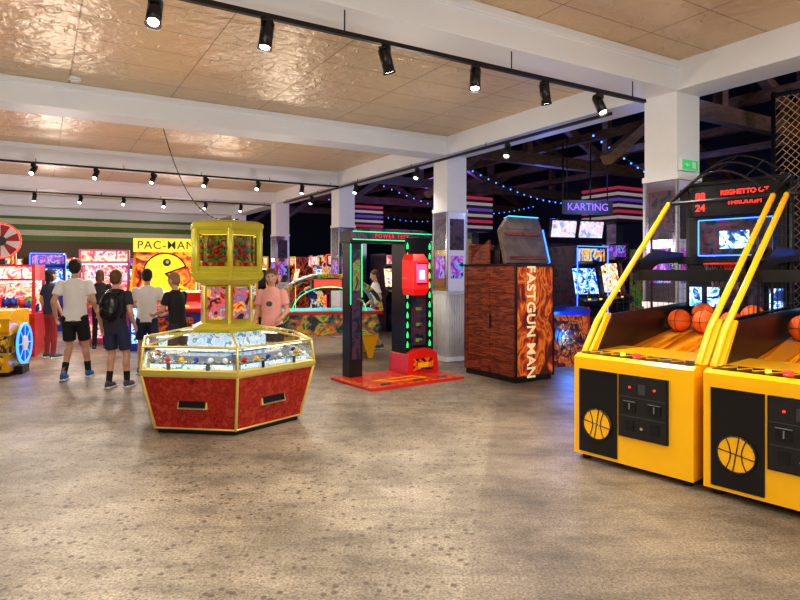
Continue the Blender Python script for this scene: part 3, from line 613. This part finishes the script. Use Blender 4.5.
b=B('spider_ride_cabinet',(2.82,9.95,0),R(20))
b.bx(-.36,.36,0,.6,0,.85,ART4); b.ext([(0,.85),(-.06,.92),(.1,.98),(.6,.98),(.6,.85)],0,-.38,.38,BLUP); b.bx(-.3,.3,-.012,0,.1,.8,ART4); b.bx(-.38,-.35,-.02,.6,0,.98,REDP); b.bx(.35,.38,-.02,.6,0,.98,REDP)
for i in range(7):
    a=R(180*i/6); b.tube([(0,-.018,.45),(.27*math.cos(a),-.018,.45+.33*math.sin(a))],.006,BLK,5); b.tube([(0,-.018,.45),(.27*math.cos(a),-.018,.45-.33*math.sin(a))],.006,BLK,5)
for r_ in(.1,.18,.25): b.ring((0,-.018,.45),r_,.005,BLK)
b.build(.004)
specs=[
 (2.0,4.6,'L',.8,2.1,BLK,ARTD,SCR1,ART2,BLUL),(2.3,3.2,'F',.8,2.0,BLK,ARTD,SCR1,ART1,BLUL),(3.4,3.6,'F',.8,2.1,BLK,ARTD,SCR2,ART2,None),
 (1.6,6.4,'F',.7,2.0,BLK,ART4,SCR2,ART4,REDL),(3.0,6.6,'F',.8,2.0,BLK,ARTD,SCR1,ART5,PURP),(4.4,6.2,'F',.8,2.1,BLK,ARTD,SCR3,ART1,BLUL),(5.6,6.0,'F',.8,2.0,BLUP,ARTD,SCR1,ART2,None),
 (4.8,3.2,'F',.8,2.0,BLK,ART3,SCR1,ART1,BLUL),(1.8,9.2,'F',.8,2.0,BLK,ARTD,SCR2,ART5,None),(3.2,9.6,'F',.8,2.1,BLK,ARTD,SCR1,ART2,BLUL),(5.0,10,'F',.8,2.1,BLK,ARTD,SCR3,ART1,PNK),(7,9,'F',.9,2.2,BLK,ARTD,SCR1,ART2,None),
 (.6,10.7,'L',.7,2.0,BLK,ARTD,SCR2,ART1,REDL),(.6,12,'L',.7,2.0,BLUP,ART1,SCR1,ART5,None),(.9,14.5,'L',.7,2.0,REDP,ART4,SCR2,ART1,YLED),(.7,6.9,'L',.7,1.9,BLK,ART3,SCR1,ART3,GRN),
 (-1.1,13.8,'F',.8,2.0,REDP,ART1,SCR2,ART1,YLED),(-2.1,14.2,'F',.8,2.0,BLK,ARTD,SCR1,ART5,PNK),(-5.1,13.6,'F',.8,1.9,BLK,ART4,SCR2,ART4,None),(-6.1,13.6,'F',.8,2.0,BLUP,ARTD,SCR1,ART2,BLUL),(-7.2,13.4,'F',.8,2.0,REDP,ART4,SCR2,ART1,REDL),
]
for a,bb,r_,w,h,bo,si,sc,ma,le in specs:
    cabinet(W(a,bb),BR if r_=='F' else FACE_L,w,.8,h,bo,si,sc,ma,led=le)
for i in range(8):
    a=-8.2+i*1.02
    if i%2: cabinet(W(a,20.6),BR,.8,.8,2.0,[REDP,BLK,BLUP,BLK][i%4],[ART1,ART4,ARTD][i%3],[SCR2,SCR1][i%2],[ART1,ART5,ART2][i%3],led=[REDL,None,PNK][i%3])
    else: claw(W(a,20.6),BR,.9,2.1,[REDP,BLUP,PKP,YEL][(i//2)%4])
claw((-6.45,13.1,0),R(24),1.0,2.05,PKP)
claw(W(-3.1,10.9),BR,.9,2.0,REDP,ART1)
claw(W(-1.7,10.6),BR,.9,1.95,YEL,ART1)
b=B('jungle_display_booth',W(.75,5.6),FACE_L); b.bx(-.9,.9,0,.12,0,.9,BLK); b.bx(-.9,.9,0,.12,.9,2.2,ART3); b.bx(-.92,.92,-.02,.14,2.2,2.3,BLK)
b.bx(-.92,-.88,-.02,.14,0,2.3,BLK); b.bx(.88,.92,-.02,.14,0,2.3,BLK); b.bx(-.9,.9,-.35,0,0,.5,BLK); b.build(.004)
STR=[mat('tier_red',(.45,.03,.06),.4,0,(.6,.05,.1),.35),mat('tier_cream',(.6,.5,.48),.4,0,(.6,.5,.45),.25),mat('tier_dark',(.03,.02,.04),.4),mat('tier_violet',(.12,.06,.3),.4,0,(.2,.1,.6),.3)]
for (x,y,z0,s_) in((4.62,12.9,2.6,.45),(1.45,12.75,2.4,.34),(-1.02,15.5,2.5,.4)):
    b=B('tiered_light_tower',(x,y,0),BR); b.bx(-.12,.12,-.12,.12,0,z0,MIRR); b.bx(-.25,.25,-.25,.25,0,.1,BLK)
    for i in range(12):
        q=s_*(1+.08*(i%2)); b.bx(-q,q,-q,q,z0+i*.06,z0+i*.06+.06,STR[2] if i%2==0 else STR[(1,0,1,3)[(i//2)%4]])
    b.build(.004)
b=B('hanging_tv_screens',(3.35,11.4,0),R(20))
for i in range(2):
    x=i*.62-.3; b.box((x,0,2.38),(.58,.05,.36),BLK,(R(12),0,0)); b.box((x,-.03,2.37),(.53,.01,.31),SCR3,(R(12),0,0)); b.cyl((x,0,2.5),(x,0,4.0),.015,BLKM)
b.build()
b=B('neon_sign',(3.45,11.0,0),R(10)); b.bx(-.5,.5,.02,.05,2.62,2.88,BLK)
for x in(-.4,.4): b.cyl((x,.035,2.88),(x,.035,4.0),.01,BLKM)
b.text('KARTING',(0,.01,2.75),FR,.19,PURP,off=0); b.build()
b=B('exit_sign',W(-.05,-.25,2.78),BR); b.bx(-.14,.14,-.02,.03,-.055,.055,E('exit_green',(.03,.55,.15),.6))
b.bx(-.15,.15,-.012,.03,-.065,.065,WHT)
b.add([(-.1,-.022,0),(-.06,-.022,.03),(-.06,-.022,-.03)],[(0,1,2)],WHT); b.bx(-.06,-.02,-.024,-.02,-.008,.008,WHT); b.bx(.03,.09,-.024,-.02,-.035,.035,WHT); b.build()
b=B('hanging_cable',(0,0,0)); pts=[]
for i in range(21):
    t=i/20; pts.append(Vector((-3.8+2.05*t,9.6-3.1*t,2.15+1.77*(1-t)**2.2)))
b.tube(pts,.007,BLK,6); b.build()
b=B('smoke_detector',(-3.9,7.2,3.92)); b.cyl((0,0,0),(0,0,-.04),.07,WHT); b.cyl((0,0,-.04),(0,0,-.06),.04,WHT); b.build()
b=B('fairy_lights',O,BR); FL=E('fairy_blue',(.05,.25,1),3)
for k in range(4):
    y0=1.5+3*k
    for i in range(26):
        t=i/25; z=3.5-.4*math.sin(math.pi*t); b.sph((.4+6*t,y0+1.5*t,z),.016,FL,6,4)
    b.tube([(.4+6*i/25,y0+1.5*i/25,3.52-.4*math.sin(math.pi*i/25)) for i in range(26)],.004,BLK,4,False)
b.build()

# ------------------------------------------------------------------ people
SK=mat('skin',(.66,.37,.26),.5,var=.05); EYW=mat('eye_white',(.8,.8,.8),.3); EYD=mat('eye_dark',(.03,.02,.02),.3); LIP=mat('lips',(.5,.15,.13),.5)
def human(name,loc,rz,h,shirt,pants,hair,shoe,socks=None,pose=None,shorts=True,female=False,backpack=None,print_=None,head_rot=(0,0,0),capm=None,skirt_len=.52):
    P=dict(elL=(-.25,-.04,1.14),wrL=(-.27,.06,.90),elR=(.25,-.04,1.14),wrR=(.27,.06,.90),
           knL=(-.10,.02,.50),anL=(-.11,-.01,.09),knR=(.10,.02,.50),anR=(.11,-.01,.09),pel=(0,0,.95),lean=0)
    P.update(pose or {})
    V=Vector; s=B(name)
    def cap(p0,p1,r0,r1,m): s.cyl(p0,p1,r0,m,r1,12); s.sph(p0,r0,m,12,8); s.sph(p1,r1,m,12,8)
    lean=P['lean']
    def off(z): return lean*max(0,(z-.9))/.6
    wsh=.92 if female else 1
    rings=[(.86,.158,.108),(.95,.165,.115),(1.08,.145 if female else .152,.105),(1.22,.160,.115),(1.34,.178*wsh,.112),(1.41,.165*wsh,.095),(1.455,.11,.075),(1.475,.065,.06)]
    lp=[]
    for z,rx,ry in rings:
        lp.append([(rx*math.cos(t),ry*math.sin(t)+off(z),z) for t in [2*math.pi*i/24 for i in range(24)]])
    s.loft(lp,shirt,True,True)
    if print_: s.sph((0,.085+off(1.25),1.24),(.07,.035,.07),print_)
    lp=[[(rx*math.cos(t),ry*math.sin(t),z) for t in [2*math.pi*i/24 for i in range(24)]] for z,rx,ry in((.80,.12,.085),(.86,.155,.108),(.93,.155,.108),(1.0,.14,.1))]
    s.loft(lp,pants,True,True)
    for sd,S in((-1,'L'),(1,'R')):
        hip=V((sd*.088,0,.90)); kn=V(P['kn'+S]); an=V(P['an'+S])
        cap(hip,kn,.078,.052,SK if shorts else pants)
        cap(kn,an,.054 if shorts else .058,.036 if shorts else .045,SK if shorts else pants)
        calf=kn.lerp(an,.28)+V((0,-.018,0)); s.sph(calf,(.05,.055,.10),SK if shorts else pants)
        if shorts:
            end=hip.lerp(kn,1.0 if skirt_len<.5 else .82); s.cyl(hip+V((0,0,.02)),end,.092,pants,.088,18)
            s.sph(hip,.09,pants)
        if socks: s.cyl(an+V((0,0,-.02)),kn.lerp(an,.62),.041,socks,.047,14)
        s.sph(an+V((sd*.008,.055,-.042)),(.046,.135,.046),shoe,14,8); s.sph(an+V((0,-.01,-.02)),(.045,.06,.055),shoe)
        s.bx(an.x+sd*.008-.042,an.x+sd*.008+.042,an.y-.065,an.y+.175,an.z-.09,an.z-.065,WHT if shoe is not BLK else BLK)
        sh=V((sd*.185*wsh,off(1.4),1.395)); el=V(P['el'+S]); wr=V(P['wr'+S])
        cap(sh,el,.050,.038,SK); cap(el,wr,.040,.026,SK)
        mid=sh.lerp(el,.62); s.cyl(sh,mid,.062,shirt,.066,16); s.sph(sh,(.064,.062,.06),shirt)
        d=(wr-el).normalized(); fw=V((0,1,0)); wv=fw-d*fw.dot(d)
        if wv.length<.3: wv=V((-sd,0,0))-d*(-sd*d.x)
        wv.normalize(); nn=d.cross(wv).normalized()
        if nn.x*sd>0: nn=-nn
        Mh=Matrix((wv,nn,d)).transposed().to_4x4(); pc=wr+d*.05
        s.sph(pc,(.038,.015,.052),SK,12,8,Mh)
        for q,(o_,ln) in enumerate(((.028,.066),(.010,.076),(-.008,.070),(-.026,.054))):
            b0=wr+d*.085+wv*o_; b1=b0+d*ln*.5+nn*.010+wv*o_*.15; b2=b1+d*ln*.42+nn*.022
            cap(b0,b1,.0085,.0080,SK); cap(b1,b2,.008,.007,SK)
        t0=wr+d*.03+wv*.028; t1=t0+d*.03+wv*.022+nn*.006; t2=t1+d*.028+wv*.004+nn*.01; cap(t0,t1,.011,.0095,SK); cap(t1,t2,.0095,.008,SK)
    nb=V((0,off(1.45)-.005,1.44)); hc=V((0,off(1.6)+.02,1.635)); cap(nb,hc+V((0,-.015,-.05)),.052,.047,SK)
    HM=Matrix.Translation(hc)@Euler(head_rot).to_matrix().to_4x4()
    def hs(c,r,m): s.sph(HM@V(c),r,m,14,10,Euler(head_rot).to_matrix().to_4x4())
    hs((0,0,.0),(.075,.094,.105),SK); hs((0,.022,-.06),(.058,.068,.062),SK); hs((0,.045,-.095),(.03,.03,.024),SK)
    a,b_=HM@V((0,.088,.012)),HM@V((0,.108,-.028)); s.cyl(a,b_,.007,SK,.015,8); s.sph(b_,.014,SK,8,6)
    for sd in(-1,1):
        hs((sd*.077,-.004,-.012),(.012,.022,.032),SK); hs((sd*.031,.079,.006),(.015,.012,.009),EYW); hs((sd*.031,.089,.006),(.007,.005,.007),EYD); hs((sd*.031,.086,.028),(.02,.008,.005),hair)
    hs((0,.088,-.062),(.024,.009,.007),LIP)
    hs((0,-.022,.034),(.085,.100,.094),hair); hs((0,-.045,-.02),(.076,.066,.075),hair)
    if capm: hs((0,-.008,.045),(.089,.108,.085),capm); hs((0,.10,.05),(.06,.07,.012),capm)
    if female:
        for sd in(-1,1): hs((sd*.070,-.04,-.05),(.020,.045,.085),hair)
        hs((0,-.075,-.08),(.06,.035,.12),hair); hs((0,-.085,.06),(.035,.035,.035),hair)
    if backpack:
        s.sph((0,-.17,1.22),(.15,.095,.22),backpack,18,12); s.sph((0,-.235,1.13),(.11,.05,.11),backpack,14,8)
        for sd in(-1,1): s.tube([V((sd*.10,-.10,1.40)),V((sd*.11,0,1.45)),V((sd*.115,.10,1.36)),V((sd*.13,.08,1.15)),V((sd*.13,-.08,1.06))],.018,backpack,8)
    k=h/1.755
    s.v=[v*k for v in s.v]
    bv=BVHTree.FromPolygons([tuple(v) for v in s.v],s.f); src=list(s.m)
    ob=s.build(); ob.location=(0,0,0)
    rm=ob.modifiers.new('r','REMESH'); rm.mode='VOXEL'; rm.voxel_size=.0075
    sm=ob.modifiers.new('s','SMOOTH'); sm.factor=.5; sm.iterations=2
    dg=bpy.context.evaluated_depsgraph_get(); me=bpy.data.meshes.new_from_object(ob.evaluated_get(dg))
    me.materials.clear()
    for m in s.mats: me.materials.append(m)
    idx=[]
    for p in me.polygons:
        r_=bv.find_nearest(p.center); idx.append(src[r_[2]] if r_[2] is not None else 0)
    me.polygons.foreach_set('material_index',idx); me.polygons.foreach_set('use_smooth',[True]*len(idx))
    ob.modifiers.clear(); old=ob.data; ob.data=me; bpy.data.meshes.remove(old)
    zmin=min(v.co.z for v in me.vertices)
    ob.location=(loc[0],loc[1],-zmin); ob.rotation_euler=(0,0,rz)
    return ob
TW=mat('cloth_white',(.85,.85,.85),.8); TB=mat('cloth_black',(.02,.02,.025),.8); TD=mat('cloth_charcoal',(.03,.035,.05),.8); TP=mat('cloth_pink',(.85,.42,.38),.8)
TN=mat('cloth_navy',(.03,.04,.09),.8); HB=mat('hair_brown',(.14,.07,.04),.7); HBL=mat('hair_blond',(.32,.2,.1),.7); HK=mat('hair_dark',(.025,.018,.015),.7)
SB=mat('shoe_blue',(.05,.15,.45),.6); SG=mat('shoe_grey',(.08,.09,.12),.6); CAPG=mat('cap_grey',(.25,.25,.27),.8)
WALK=dict(knL=(-.10,.10,.50),anL=(-.12,-.10,.10),knR=(.10,.14,.51),anR=(.12,.22,.09),elL=(-.26,-.08,1.14),wrL=(-.28,.08,.92),elR=(.26,-.04,1.14),wrR=(.25,.16,.98))
human('man_in_white_tshirt',(-4.74,8.75),R(12),1.76,TW,TB,HK,SB,socks=TB,pose=WALK,capm=CAPG)
human('boy_with_backpack',(-3.86,8.15),R(-6),1.60,TD,TN,HB,SG,socks=TB,pose=dict(anL=(-.08,-.05,.09),knL=(-.09,.05,.5),anR=(.14,.06,.09),knR=(.12,.08,.5),wrR=(.24,.10,.92)),backpack=BLK)
human('man_in_white_shirt',(-3.92,9.3),R(10),1.62,TW,TN,HK,SG,pose=dict(elL=(-.23,.1,1.15),wrL=(-.12,.3,1.1),elR=(.23,.1,1.15),wrR=(.12,.3,1.1)))
human('teenager_in_black_tshirt',(-3.18,8.6),R(70),1.56,TB,TN,HBL,SG,female=False,pose=dict(elL=(-.22,.12,1.16),wrL=(-.15,.34,1.08),elR=(.22,.12,1.16),wrR=(.15,.34,1.08),lean=.06),head_rot=(R(-18),0,0))
human('girl_in_pink_tshirt',(-1.74,8.15),R(172),1.62,TP,TB,HB,SG,female=True,print_=mat('print_dark',(.12,.08,.08),.8),pose=dict(elL=(-.225,-.03,1.13),wrL=(-.20,.20,1.03),elR=(.23,-.03,1.13),wrR=(.23,.13,.94)),head_rot=(R(-12),R(6),R(12)))
human('boy_walking',(-.50,12.2),R(100),1.6,TW,TN,HB,SG,pose=WALK,head_rot=(R(-15),0,0))
human('woman_in_dark_top',(-6.35,10.9),R(-30),1.62,TN,mat('cloth_red',(.35,.04,.05),.8),HK,SG,female=True,shorts=False)
human('woman_in_black_dress',(-6.0,12.0),R(20),1.6,TB,TB,HB,SG,female=True,shorts=False)

# ------------------------------------------------------------------ coloured glows and added bay fill lights
plight('arcade_glow',W(4,6,3.2),110,(.12,.2,1),.3)
plight('arcade_glow',W(5,12,3.2),110,(.4,.2,1),.3)
plight('arcade_glow',W(2.4,1.8,3.0),40,(.2,.35,1),.3)
plight('roof_glow',W(3.5,0,4.9),40,(.5,.45,.8),.3)
plight('roof_glow',W(4,6,5.0),50,(.3,.35,.9),.3)
plight('floor_glow',W(1.1,2.6,.5),18,(.03,.25,1),.1)
for b_ in(-6.5,-2.2,2.2,6.6,11,15.4,19.5):
    for a in(-9.5,-6,-2.3):
        plight('bay_fill_light',W(a,b_,2.2),40,(1,.91,.80),.3)  # added fill points without fixtures, brighten the ceiling and bays
w=bpy.data.worlds.new('ambient'); bpy.context.scene.world=w; w.use_nodes=True
nt=w.node_tree; bgn=nt.nodes['Background']; bgn.inputs[0].default_value=(1,.97,.93,1); bgn.inputs[1].default_value=.8

cam=bpy.data.cameras.new('camera'); co=bpy.data.objects.new('camera',cam); bpy.context.scene.collection.objects.link(co)
co.location=(0,0,1.6); co.rotation_euler=(R(90),0,0); cam.lens=27; cam.sensor_width=36; cam.shift_y=-.0375
bpy.context.scene.camera=co
bpy.context.scene.view_settings.view_transform='Standard'
try: bpy.context.scene.view_settings.look='Medium High Contrast'
except Exception: pass
